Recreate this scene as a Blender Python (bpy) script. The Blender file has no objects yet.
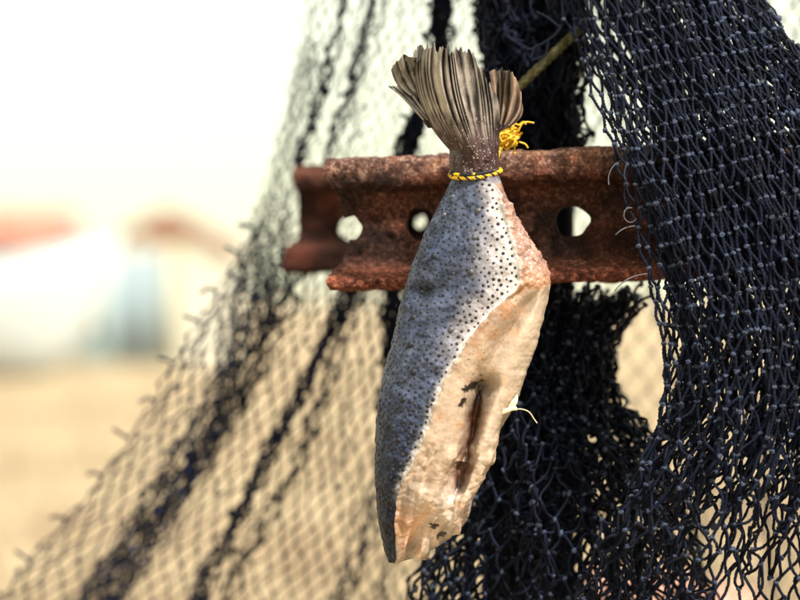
import bpy, bmesh, math, random
import numpy as np
from mathutils import Vector, Matrix
random.seed(4); rng = np.random.default_rng(11)
R = math.radians
S = bpy.context.scene
COL = S.collection

# ---------------------------------------------------------------- camera, sky, sun, exposure
CH, CD, FPX = 1.25, 1.5, 1889.0          # camera height, distance to the fish, focal length in photo pixels
cam = bpy.data.cameras.new('camera'); cam_o = bpy.data.objects.new('camera', cam); COL.objects.link(cam_o)
cam_o.location = (0, -CD, CH); cam_o.rotation_euler = (R(90), 0, 0)
cam.lens = 85; cam.sensor_width = 36; cam.clip_start = 0.05; cam.clip_end = 8000
cam.dof.use_dof = True; cam.dof.focus_distance = 1.482; cam.dof.aperture_fstop = 2.7
S.camera = cam_o
SUN_EL, SUN_AZ = 52.0, 138.0               # azimuth clockwise from +Y: sun stands behind the camera, to its right
W = bpy.data.worlds.new('World'); S.world = W; W.use_nodes = True
nt = W.node_tree; bg = nt.nodes['Background']
sky = nt.nodes.new('ShaderNodeTexSky'); sky.sky_type = 'NISHITA'; sky.sun_disc = False
sky.sun_elevation = R(SUN_EL); sky.sun_rotation = R(SUN_AZ); sky.dust_density = 3.0; sky.air_density = 1.0
veil = nt.nodes.new('ShaderNodeMix'); veil.data_type = 'RGBA'
veil.inputs[0].default_value = 0.62; veil.inputs[7].default_value = (9.6, 9.35, 6.4, 1)   # high, even cloud veil
nt.links.new(sky.outputs[0], veil.inputs[6]); nt.links.new(veil.outputs[2], bg.inputs[0])
bg.inputs[1].default_value = 0.088
sun = bpy.data.lights.new('sun', 'SUN'); sun_o = bpy.data.objects.new('sun', sun); COL.objects.link(sun_o)
sun.energy = 3.8; sun.angle = R(5); sun.color = (1, .93, .82)
a = R(SUN_AZ); sd = Vector((math.sin(a)*math.cos(R(SUN_EL)), math.cos(a)*math.cos(R(SUN_EL)), math.sin(R(SUN_EL))))
sun_o.rotation_euler = sd.to_track_quat('Z', 'Y').to_euler(); sun_o.location = sd*20
S.view_settings.view_transform = 'Standard'; S.view_settings.look = 'None'
S.view_settings.gamma = 1; S.view_settings.exposure = 1.08; S.view_settings.use_curve_mapping = False

# ---------------------------------------------------------------- helpers
def P(px, py, y=0.0):                      # photo pixel + depth of the thing it belongs to -> point
    d = CD + y
    return np.array([(px-400)*d/FPX, y, CH + (300-py)*d/FPX])
def Pv(px, py, y):
    d = CD + y
    return np.stack([(px-400)*d/FPX, y + 0*px, CH + (300-py)*d/FPX], -1)
def _h(ix, iy, iz):
    n = (ix*374761393 + iy*668265263 + iz*2147483647 + 1274126177) & 0xffffffff
    n = ((n ^ (n >> 13))*1274126177) & 0xffffffff
    return ((n ^ (n >> 16)) & 0xffffff)/float(0xffffff)
def vnoise(p):
    p = np.asarray(p, float); i = np.floor(p).astype(np.int64); f = p - i; f = f*f*(3-2*f)
    out = 0
    for dx in (0, 1):
        for dy in (0, 1):
            for dz in (0, 1):
                w = (f[..., 0] if dx else 1-f[..., 0])*(f[..., 1] if dy else 1-f[..., 1])*(f[..., 2] if dz else 1-f[..., 2])
                out = out + w*_h(i[..., 0]+dx, i[..., 1]+dy, i[..., 2]+dz)
    return out*2-1
def fbm(p, o=4):
    p = np.asarray(p, float); s = 0; a = 1; n = 0
    for k in range(o):
        s = s + a*vnoise(p*2**k + 17.3*k); n += a; a *= .5
    return s/n
def sstep(a, b, x):
    t = np.clip((x-a)/(b-a), 0, 1); return t*t*(3-2*t)
def mesh(name, verts, faces, mats, parent=None, base=(0, 0, 0), smooth=True, col=None, mi=None):
    v = np.asarray(verts, float).reshape(-1, 3) - np.asarray(base, float)
    me = bpy.data.meshes.new(name)
    if isinstance(faces, np.ndarray):
        k = faces.shape[1]; nf = len(faces)
        me.vertices.add(len(v)); me.vertices.foreach_set('co', v.ravel())
        me.loops.add(nf*k); me.loops.foreach_set('vertex_index', faces.ravel().astype(np.int32))
        me.polygons.add(nf); me.polygons.foreach_set('loop_start', np.arange(0, nf*k, k, dtype=np.int32))
        me.update(calc_edges=True); me.validate()
    else:
        me.from_pydata([tuple(x) for x in v], [], faces); me.update()
    if smooth: me.polygons.foreach_set('use_smooth', np.ones(len(me.polygons), bool))
    for m in (mats if isinstance(mats, (list, tuple)) else [mats]): me.materials.append(m)
    if mi is not None: me.polygons.foreach_set('material_index', np.asarray(mi, np.int32))
    if col is not None:
        at = me.color_attributes.new('tint', 'FLOAT_COLOR', 'POINT')
        c = np.ones((len(v), 4)); c[:, :3] = col; at.data.foreach_set('color', c.ravel())
    o = bpy.data.objects.new(name, me); COL.objects.link(o)
    if parent is not None: o.parent = parent
    else: o.location = base
    return o
def thing(name, loc, label, cat, group=None):
    o = bpy.data.objects.new(name, None); COL.objects.link(o); o.location = tuple(loc); o.empty_display_size = .05
    return tag(o, label, cat, group)
def tag(o, label=None, cat=None, group=None, kind=None):
    if label: o['label'] = label
    if cat: o['category'] = cat
    if group: o['group'] = group
    if kind: o['kind'] = kind
    return o
def gridf(nr, nc, wrap=False, off=0):
    r, c = np.meshgrid(np.arange(nr-1), np.arange(nc if wrap else nc-1), indexing='ij')
    c2 = (c+1) % nc
    return (np.stack([r*nc+c, r*nc+c2, (r+1)*nc+c2, (r+1)*nc+c], -1).reshape(-1, 4) + off)
def tubes(paths, rad, ns=6, twist=0.0, lobes=0.0, caps=True, nl=3):
    """paths (n,k,3), rad scalar / (n,k) -> verts, quads; twisted laid-strand section when lobes>0"""
    p = np.asarray(paths, float); n, k, _ = p.shape
    t = np.gradient(p, axis=1); t /= np.linalg.norm(t, axis=2, keepdims=True)+1e-12
    ref = np.zeros_like(t); ref[..., 1] = 1
    bad = np.abs(t[..., 1]) > .92; ref[bad] = (1, 0, 0)
    a = np.cross(t, ref); a /= np.linalg.norm(a, axis=2, keepdims=True)+1e-12
    b = np.cross(t, a)
    seg = np.concatenate([np.zeros((n, 1)), np.cumsum(np.linalg.norm(np.diff(p, axis=1), axis=2), 1)], 1)
    th = np.linspace(0, 2*math.pi, ns, endpoint=False)
    r = np.broadcast_to(np.asarray(rad, float), (n, k)) if np.ndim(rad) != 1 else np.broadcast_to(np.asarray(rad)[:, None], (n, k))
    rr = r[..., None]*(1 + lobes*np.cos(nl*th[None, None, :] - twist*seg[..., None]))
    v = p[:, :, None, :] + rr[..., None]*(np.cos(th)[None, None, :, None]*a[:, :, None, :] + np.sin(th)[None, None, :, None]*b[:, :, None, :])
    f0 = gridf(k, ns, True)
    f = (f0[None] + (np.arange(n)*k*ns)[:, None, None]).reshape(-1, 4)
    return v.reshape(-1, 3), f
def join(*vf):
    V = []; F = []; o = 0
    for v, f in vf:
        V.append(v); F.append(f+o); o += len(v)
    return np.concatenate(V), np.concatenate(F)
def boxes(lst):
    V = []; F = []
    q = np.array([[0, 1, 3, 2], [4, 6, 7, 5], [0, 4, 5, 1], [2, 3, 7, 6], [0, 2, 6, 4], [1, 5, 7, 3]])
    for i, (a, b) in enumerate(lst):
        for x in (a[0], b[0]):
            for y in (a[1], b[1]):
                for z in (a[2], b[2]): V.append((x, y, z))
        F.append(q+8*i)
    return np.array(V, float), np.concatenate(F)
def catmull(ctrl, t):
    """ctrl (n,...) sampled at t in 0..n-1"""
    c = np.asarray(ctrl, float); n = len(c); t = np.clip(t, 0, n-1-1e-6); i = np.floor(t).astype(int); f = t-i
    g = lambda j: c[np.clip(j, 0, n-1)]
    f = f.reshape(f.shape+(1,)*(c.ndim-1))
    p0, p1, p2, p3 = g(i-1), g(i), g(i+1), g(i+2)
    return .5*(2*p1+(p2-p0)*f+(2*p0-5*p1+4*p2-p3)*f*f+(3*p1-p0-3*p2+p3)*f**3)

# ---------------------------------------------------------------- materials
def mat(name, rough=.7, spec=.5):
    m = bpy.data.materials.new(name); m.use_nodes = True; n = m.node_tree.nodes; b = n['Principled BSDF']
    b.inputs['Roughness'].default_value = rough; b.inputs['Specular IOR Level'].default_value = spec
    return m, n, m.node_tree.links, b
def coords(n, l, scale=(1, 1, 1), kind='Object'):
    tc = n.new('ShaderNodeTexCoord'); mp = n.new('ShaderNodeMapping'); mp.inputs['Scale'].default_value = scale
    l.new(tc.outputs[kind], mp.inputs[0]); return mp.outputs[0]
def noise(n, l, co, scale, detail=6, rough=.6):
    t = n.new('ShaderNodeTexNoise'); t.inputs['Scale'].default_value = scale; t.inputs['Detail'].default_value = detail
    t.inputs['Roughness'].default_value = rough; l.new(co, t.inputs['Vector']); return t.outputs['Fac']
def ramp(n, l, fac, stops):
    r = n.new('ShaderNodeValToRGB'); e = r.color_ramp.elements
    while len(e) < len(stops): e.new(.5)
    for k, (p, c) in enumerate(stops): e[k].position = p; e[k].color = (*c, 1)
    l.new(fac, r.inputs[0]); return r.outputs[0]
def mixc(n, l, fac, a, b, mode='MIX'):
    m = n.new('ShaderNodeMix'); m.data_type = 'RGBA'; m.blend_type = mode
    for s, x in ((0, fac), (6, a), (7, b)):
        if isinstance(x, (int, float)): m.inputs[s].default_value = x
        elif isinstance(x, tuple): m.inputs[s].default_value = (*x, 1)
        else: l.new(x, m.inputs[s])
    return m.outputs[2]
def bump(n, l, b, h, strength, dist):
    x = n.new('ShaderNodeBump'); x.inputs['Strength'].default_value = strength; x.inputs['Distance'].default_value = dist
    l.new(h, x.inputs['Height']); prev = b.inputs['Normal']
    if prev.is_linked: l.new(prev.links[0].from_socket, x.inputs['Normal'])
    l.new(x.outputs[0], b.inputs['Normal'])
def mapr(n, l, v, a, b, c, d):
    m = n.new('ShaderNodeMapRange'); l.new(v, m.inputs[0])
    for i, x in enumerate((a, b, c, d)): m.inputs[i+1].default_value = x
    return m.outputs[0]

def simple(name, stops, scale, rough=.7, bumpd=0, bs=.5, spec=.4, detail=6, sc=(1, 1, 1)):
    m, n, l, b = mat(name, rough, spec); co = coords(n, l, sc); f = noise(n, l, co, scale, detail)
    l.new(ramp(n, l, f, stops), b.inputs['Base Color'])
    if bumpd: bump(n, l, b, noise(n, l, co, scale*2.2, 8), bs, bumpd)
    return m
def rust(name, red=0.0):
    m, n, l, b = mat(name, .88, .25); co = coords(n, l); f4 = noise(n, l, co, 650, 4, .7)
    f1 = noise(n, l, co, 38, 8, .68); f2 = noise(n, l, co, 210, 6, .7); f3 = noise(n, l, co, 14, 4)
    c1 = ramp(n, l, f1, [(.32, (.012, .006, .006)), (.45, (.055, .021, .015)), (.56, (.115, .037, .022)), (.70, (.23, .085, .05))])
    c2 = ramp(n, l, f2, [(.36, (.008, .005, .006)), (.5, (.085, .028, .018)), (.64, (.33, .17, .125))])
    c = mixc(n, l, .55, c1, c2)
    c = mixc(n, l, 1.0, c, ramp(n, l, f4, [(.36, (.35, .33, .35)), (.5, (.95, .95, .95)), (.68, (1.9, 1.85, 1.85))]), 'MULTIPLY')
    c = mixc(n, l, 1.0, c, (1.0, .95, .90), 'MULTIPLY')
    if red: c = mixc(n, l, red, c, (.13, .03, .018))
    # per-vertex tint along the profile: pale pinkish head, darker web
    geo = n.new('ShaderNodeNewGeometry'); sep = n.new('ShaderNodeSeparateXYZ'); l.new(geo.outputs['Normal'], sep.inputs[0])
    at = n.new('ShaderNodeAttribute'); at.attribute_name = 'tint'
    c = mixc(n, l, 1.0, c, at.outputs['Color'], 'MULTIPLY')
    l.new(c, b.inputs['Base Color'])
    bump(n, l, b, f1, .8, .006); bump(n, l, b, f2, 1.0, .003); bump(n, l, b, f4, .9, .0012)
    return m
M = {}
M['rust'] = rust('rust'); M['rust_red'] = rust('rust_red', .55)
def netmat(name, c0, c1, spec=.45, rough=.5):
    m, n, l, b = mat(name, rough, spec); co = coords(n, l)
    f = noise(n, l, co, 55, 5); l.new(ramp(n, l, f, [(.32, c0), (.7, c1)]), b.inputs['Base Color'])
    bump(n, l, b, noise(n, l, co, 900, 4), .7, .0012)
    return m
M['net'] = netmat('navy_twine', (.0011, .0018, .0055), (.0042, .0075, .024), .12, .6)
M['knot'] = netmat('navy_knot', (.006, .010, .026), (.04, .06, .12), .35, .45)  # paler than the twine: the knots' highlights are put into the colour
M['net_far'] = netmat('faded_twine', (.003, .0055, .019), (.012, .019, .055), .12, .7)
M['curl'] = simple('frayed_fibre', [(.3, (.02, .025, .04)), (.7, (.12, .12, .15))], 60, .6)
M['tar'] = simple('tarred_timber', [(.3, (.002, .002, .004)), (.7, (.005, .005, .009))], 9, .9, .004, .6, .1, sc=(6, 6, .6))
M['timber'] = simple('grey_timber', [(.3, (.08, .065, .05)), (.7, (.2, .17, .13))], 9, .85, .003, .5, .2, sc=(.5, 6, 6))
M['oldrope'] = simple('olive_rope', [(.3, (.028, .026, .008)), (.7, (.08, .07, .02))], 80, .8)
def yellow():
    m, n, l, b = mat('yellow_twine', .45, .4); co = coords(n, l)
    w = n.new('ShaderNodeTexWave'); w.wave_type = 'BANDS'; w.bands_direction = 'DIAGONAL'; w.inputs['Scale'].default_value = 38
    w.inputs['Distortion'].default_value = 2.5; l.new(co, w.inputs['Vector'])
    f = mapr(n, l, w.outputs['Fac'], .86, .95, 0, 1)
    c = mixc(n, l, f, (.82, .56, .012), (.012, .014, .03)); l.new(c, b.inputs['Base Color'])
    return m
M['yellow'] = yellow()
def flecked():
    m, n, l, b = mat('flecked_twine', .5, .4); co = coords(n, l); f = noise(n, l, co, 140, 2)
    l.new(ramp(n, l, f, [(.44, (.80, .55, .012)), (.48, (.008, .010, .025))]), b.inputs['Base Color']); return m
M['flecked'] = flecked()
M['yellow_fray'] = simple('yellow_fibre', [(.3, (.55, .25, .006)), (.55, (.72, .45, .015)), (.7, (.8, .62, .2))], 260, .5)
# fish: colours of skin, flesh and fin come per vertex (pigment, with some shade put into skin and slit), grain and relief from noise
def fishmat(name, rough, spec, nsc, nb, mottle, sss=0, vor=0):
    m, n, l, b = mat(name, rough, spec); co = coords(n, l)
    at = n.new('ShaderNodeAttribute'); at.attribute_name = 'tint'
    f = noise(n, l, co, nsc, 8, .65); f2 = noise(n, l, co, nsc*5, 5, .6)
    k = ramp(n, l, f, [(.3, (1-mottle,)*3), (.7, (1+mottle,)*3)])
    c = mixc(n, l, 1.0, at.outputs['Color'], k, 'MULTIPLY')
    k2 = ramp(n, l, f2, [(.3, (1-mottle*.6,)*3), (.7, (1+mottle*.6,)*3)])
    c = mixc(n, l, 1.0, c, k2, 'MULTIPLY')
    l.new(c, b.inputs['Base Color'])
    if sss:
        b.inputs['Subsurface Weight'].default_value = sss; b.inputs['Subsurface Radius'].default_value = (1, .45, .25)
        b.inputs['Subsurface Scale'].default_value = .004
    bump(n, l, b, f, .5, nb); bump(n, l, b, f2, .5, nb*.35)
    if vor:
        v = n.new('ShaderNodeTexVoronoi'); v.inputs['Scale'].default_value = vor; l.new(co, v.inputs['Vector'])
        bump(n, l, b, mapr(n, l, v.outputs['Distance'], 0, .6, 1, 0), .5, .0012)
    return m
M['skin'] = fishmat('lumpfish_skin', .40, .14, 130, .0006, .3, .0, 260)
M['flesh'] = fishmat('dried_flesh', .30, .5, 60, .0022, .18, .25)
M['fin'] = fishmat('dried_fin', .5, .2, 120, .001, .25)
M['dot'] = simple('tubercle', [(.32, (.004, .005, .010)), (.55, (.010, .012, .02)), (.72, (.045, .047, .065))], 110, .6, spec=.35)
M['bigdot'] = simple('bony_tubercle', [(.3, (.03, .03, .04)), (.7, (.11, .105, .125))], 120, .4, spec=.5)
M['speck'] = simple('pale_speck', [(.3, (.1, .07, .065)), (.7, (.36, .29, .27))], 150, .5)
M['shred'] = simple('dry_shred', [(.3, (.6, .45, .26)), (.7, (.8, .68, .45))], 90, .5)
def ground_mat():
    m, n, l, b = mat('dry_grass_ground', .95, .1); co = coords(n, l)
    f = noise(n, l, co, .35, 6); f2 = noise(n, l, co, 1.4, 6)
    c = ramp(n, l, f, [(.28, (.15, .10, .065)), (.42, (.30, .22, .15)), (.55, (.42, .345, .235)), (.7, (.48, .42, .29))])
    k = ramp(n, l, f2, [(.3, (.6, .55, .5)), (.6, (1, 1, 1))]); l.new(mixc(n, l, .8, c, k, 'MULTIPLY'), b.inputs['Base Color'])
    bump(n, l, b, noise(n, l, co, 6, 8), .6, .06); return m
M['ground'] = ground_mat()
M['straw'] = simple('straw', [(.3, (.33, .26, .17)), (.7, (.5, .42, .29))], 2.0, .8)
M['hull'] = simple('white_boat_paint', [(.3, (.44, .49, .51)), (.7, (.52, .57, .58))], 1.5, .35)
M['blue_trim'] = simple('pale_blue_paint', [(.3, (.30, .46, .55)), (.7, (.42, .58, .66))], 1.5, .5)
M['pale_wall'] = simple('pale_blue_boards', [(.3, (.26, .36, .40)), (.7, (.32, .42, .46))], 1.2, .7)
M['blue_wall'] = simple('blue_grey_boards', [(.3, (.22, .29, .33)), (.7, (.28, .35, .39))], 1.2, .7)
M['cream_wall'] = simple('cream_boards', [(.3, (.5, .49, .42)), (.7, (.6, .58, .5))], 1.2, .7)
M['olive'] = simple('olive_trim', [(.3, (.34, .32, .19)), (.7, (.44, .41, .26))], 1.2, .7)
M['roof_rust'] = simple('rusty_iron_sheet', [(.3, (.26, .085, .05)), (.5, (.36, .15, .10)), (.72, (.42, .34, .31))], .9, .75)
M['roof_red'] = simple('red_roof_paint', [(.3, (.30, .07, .035)), (.7, (.42, .13, .07))], .8, .7)
M['roof_pale'] = simple('faded_red_sheet', [(.3, (.34, .23, .19)), (.7, (.46, .37, .33))], .8, .7)
M['dark'] = simple('dark_trim', [(.3, (.06, .06, .07)), (.7, (.12, .12, .13))], 1, .7)
M['glass'] = simple('window_glass', [(.3, (.03, .04, .05)), (.7, (.06, .07, .08))], 1, .08)
M['stone'] = simple('pink_stone', [(.3, (.36, .18, .14)), (.7, (.55, .33, .27))], 5, .9, .02)

# ---------------------------------------------------------------- ground
def ground_z(x, y): return -0.75*sstep(33, 52, y) + 0*x
ys = np.concatenate([np.linspace(-30, 0, 7), np.linspace(2, 70, 69), np.geomspace(75, 6000, 24)])
xs = np.concatenate([-np.geomspace(3000, 22, 16), np.linspace(-20, 20, 61), np.geomspace(22, 3000, 16)])
XX, YY = np.meshgrid(xs, ys)
ZZ = ground_z(XX, YY) + .05*fbm(np.stack([XX*.5, YY*.5, 0*XX], -1), 3)*(YY < 75) - .03
g = mesh('ground', np.stack([XX, YY, ZZ], -1), gridf(len(ys), len(xs)), M['ground']); g['kind'] = 'structure'
# dry grass: too fine to count
n = 9000; gy = 5 + 34*rng.random(n)**1.3; gx = (rng.random(n)-.5)*2*(gy*.26+1.5)
keep = ~((gx < -4.2) & (gy > 28) & (gy < 33.5)); gx = gx[keep]; gy = gy[keep]; n = len(gx)
hb = .06+.13*rng.random(n)**2; an = rng.random(n)*6.28; le = rng.normal(0, .06, (n, 2)); w = .006+.006*rng.random(n)
b0 = np.stack([gx, gy, ground_z(gx, gy)-.06+0*gx], -1); dv = np.stack([np.cos(an), np.sin(an), 0*an], -1)*w[:, None]
V = []; F = []
for k in range(3):
    o = np.concatenate([rng.normal(0, .03, (n, 2)), np.zeros((n, 1))], 1)
    lean = np.concatenate([rng.normal(0, .06, (n, 2)), (hb*(.7+.6*rng.random(n))+.05)[:, None]], 1)
    V.append(np.stack([b0+o-dv, b0+o+dv, b0+o+lean*.6+dv*.6, b0+o+lean], 1).reshape(-1, 3))
V = np.concatenate(V); F = np.arange(len(V)).reshape(-1, 4)
g = mesh('dry_grass', V, F, M['straw'], smooth=False)
tag(g, 'dry straw coloured grass covering the ground behind the nets', 'grass', kind='stuff')

# ---------------------------------------------------------------- far sheds and boat
def part_box(name, lst, m, t): return mesh(name, *boxes(lst), m, t, smooth=False)
DS = 55.0; k = (DS+CD)/FPX; gz = ground_z(0, DS)
def X_(px): return (px-400)*k
def Z_(py): return CH+(300-py)*k
# long shed behind the boat: eave to the camera, rusty sheet roof
t = thing('shed', (X_(-60), DS, gz), 'long pale blue shed with rusty iron roof behind the white boat', 'shed')
x0, x1 = X_(-190)-X_(-60), X_(112)-X_(-60); ze, zr, dp = Z_(247)-gz, Z_(206)-gz, 5.0
mesh('wall', *join(boxes([((x0, 0, -.3), (x1, dp, ze))]),
     (np.array([(x0, 0, ze), (x0, dp, ze), (x0, dp/2, zr-.1), (x0, dp/2, zr-.1), (x1-1.6, 0, ze), (x1-1.6, dp, ze), (x1-1.6, dp/2, zr-.1), (x1-1.6, dp/2, zr-.1)], float), np.array([[0, 2, 3, 1], [4, 5, 6, 7]]))), M['pale_wall'], t, smooth=False)
nw = 20; xr_ = x1-1.55
for i in range(nw):                                  # each corrugated sheet is a piece
    a0 = x0-.2+(xr_-x0+.2)*i/nw; a1 = x0-.2+(xr_-x0+.2)*(i+1)/nw-.012
    for sgn in (0, 1):
        ya, yb = (-.25, dp/2) if sgn == 0 else (dp+.25, dp/2)
        xs_ = np.linspace(a0, a1, 9); zz = .018*np.cos(np.arange(9)*math.pi) + .01*(i % 2)
        vv = np.concatenate([np.stack([xs_, 0*xs_+ya, ze-.02+zz], -1), np.stack([xs_, 0*xs_+yb, zr+zz], -1)])
        vv = np.concatenate([vv, vv-np.array([0, 0, .012])])
        mesh('roof_sheet', vv, np.concatenate([gridf(2, 9), gridf(2, 9, off=18)]), M['roof_rust'], t, smooth=False)
part_box('gutter', [((x0-.2, -.36, ze-.12), (x1, -.26, ze-.02))], M['dark'], t)
part_box('lean_to_roof', [((xr_+.02, -.3, ze), (x1+.1, dp, ze+.45))], M['roof_pale'], t)
for i, xx in enumerate(np.linspace(x0+.8, x1-1.2, 4)):
    w_ = part_box('window', [((xx, -.03, .9), (xx+.9, .02, 1.8))], M['cream_wall'], t)
    part_box('pane', [((xx+.07, -.05, .97), (xx+.83, -.032, 1.73))], M['glass'], w_)
# gabled shed
t = thing('shed', (X_(165), DS+.4, gz), 'small gabled shed with red roof and blue double doors beside the boat', 'shed')
hw = (X_(226)-X_(106))/2; ze, zr, dp = Z_(246)-gz, Z_(212)-gz, 4.0
vv = []
for yy in (0, dp): vv += [(-hw, yy, -.3), (hw, yy, -.3), (hw, yy, ze), (0, yy, zr), (-hw, yy, ze)]
me = mesh('wall', np.array(vv, float), [(0, 1, 2, 3, 4), (9, 8, 7, 6, 5), (0, 5, 6, 1), (1, 6, 7, 2), (2, 7, 8, 3), (3, 8, 9, 4), (4, 9, 5, 0)], M['cream_wall'], t, smooth=False)
for sx in (-1, 1):
    vv = np.array([(0, -.3, zr+.03), (sx*(hw+.25), -.3, ze-.08), (sx*(hw+.25), dp+.2, ze-.08), (0, dp+.2, zr+.03)])
    vv = np.concatenate([vv, vv+np.array([0, 0, .1])])
    mesh('roof', vv, np.array([[0, 1, 2, 3], [4, 5, 6, 7], [0, 1, 5, 4], [1, 2, 6, 5], [2, 3, 7, 6], [3, 0, 4, 7]]), M['roof_red'], t, smooth=False)
mesh('gable_board', *boxes([((-.7, -.06, ze+.15), (.7, -.004, ze+.5))]), M['roof_red'], t, smooth=False)
for i in range(2):
    dx = -hw+.05+i*.86
    d_ = part_box('door', [((dx, -.07, .05), (dx+.84, -.004, 3.35))], M['blue_wall'], t)
    part_box('handle', [((dx+(.5 if i == 0 else .08), -.12, 1.1), (dx+(.56 if i == 0 else .14), -.075, 1.3))], M['dark'], d_)
part_box('corner_post', [((-hw+1.85, -.1, -.2), (-hw+2.15, -.005, ze+.1))], M['olive'], t)
# boat ashore
DB = 30.0; kb = (DB+CD)/FPX
t = thing('boat', ((40-400)*kb, DB, 0), 'white wooden fishing boat drawn up on the grass with its bow rising', 'boat')
ns_ = 40; L = 8.2; bowx = (118-40)*kb
rows = []
for i in range(ns_):
    s = i/(ns_-1); x = bowx - L*s
    top = 1.5 + .75*(1-s)**3.2*1.0 + .25*max(0, s-.6)
    keel = 0.02 + 2.0*max(0, 1-s/.2)**2.6*.95
    bm_ = 1.25*math.sin(min(1, (s*1.9+.012))*math.pi/2)**.75*(1-.25*max(0, s-.6)/.4)
    r_ = []
    for j in range(17):
        q = -1+2*j/16; aa = abs(q)**.62
        y_ = math.copysign(bm_*min(1, aa*1.02), q); z_ = keel + (top-keel)*abs(q)**1.9
        r_.append((x, y_, z_))
    rows.append(r_)
rows = np.array(rows)
hull = mesh('hull', rows, gridf(ns_, 17), M['hull'], t)
md = hull.modifiers.new('s', 'SOLIDIFY'); md.thickness = .05
for j in (0, 16): mesh('gunwale', *tubes(rows[None, :, j]+np.array([0, 0, .03]), .05, 6), M['blue_trim'], t)
for xx in (-2.2, -4.0): part_box('thwart', [((xx, -.95, 1.05), (xx+.3, .95, 1.1))], M['timber'], t)
for xx in (-.9, -4.5):
    for sy in (-1, 1):
        mesh('prop', *tubes(np.array([[(xx, sy*1.5, -.1), (xx, sy*1.15, .55), (xx, sy*1.02, .95)]]), .05, 6), M['timber'], t)
# pinkish stones on the ground beyond the right net
for (px, py, d, r_, lb) in ((640, 588, 6.3, .17, 'low pinkish stone on the ground seen through the right net'), (700, 600, 5.9, .14, 'smaller reddish stone near the lower right, right of the larger one')):
    p = P(px, py, d); bm = bmesh.new(); bmesh.ops.create_icosphere(bm, subdivisions=4, radius=1)
    vv = np.array([v.co[:] for v in bm.verts]); nn = fbm(vv*1.6+px, 4)
    vv = vv*(1+.35*nn[:, None])*np.array([r_*1.7, r_, r_*.75]); ff = np.array([[v.index for v in f.verts] for f in bm.faces]); bm.free()
    o = mesh('stone', vv+np.array([p[0], p[1], .04]), ff, M['stone'], base=(p[0], p[1], 0))
    tag(o, lb, 'stone', 'stones on the dry grass')

# ---------------------------------------------------------------- rails
YAW, TILT = R(7), R(2.0)
half = [(0, 0), (45, 0), (46.5, 1.5), (46.5, 5), (44, 7.5), (32, 11), (20, 15), (12, 20), (8.5, 27), (7.5, 36), (7.2, 50), (7.5, 64), (8.5, 72), (11, 77), (17, 79.5), (22, 81.5), (24, 85), (24.2, 93), (23, 99), (19, 103), (11, 104.6), (0, 105)]
half2 = [(0, 0), (44, 0), (46, 2), (46.5, 18), (45, 22), (32, 25), (20, 28), (12, 32), (8.5, 37)]+half[10:]
def rail_profile(hgt, hf):
    h_ = np.array(hf)*hgt/105.0
    full = np.concatenate([h_, (h_*np.array([-1, 1]))[::-1][1:-1]])
    # resample densely
    nx = np.roll(full, -1, 0); out = []
    for p, q in zip(full, nx):
        m_ = max(1, int(np.linalg.norm(q-p)/2.2)); out += [p+(q-p)*i/m_ for i in range(m_)]
    return np.array(out)/1000
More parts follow.
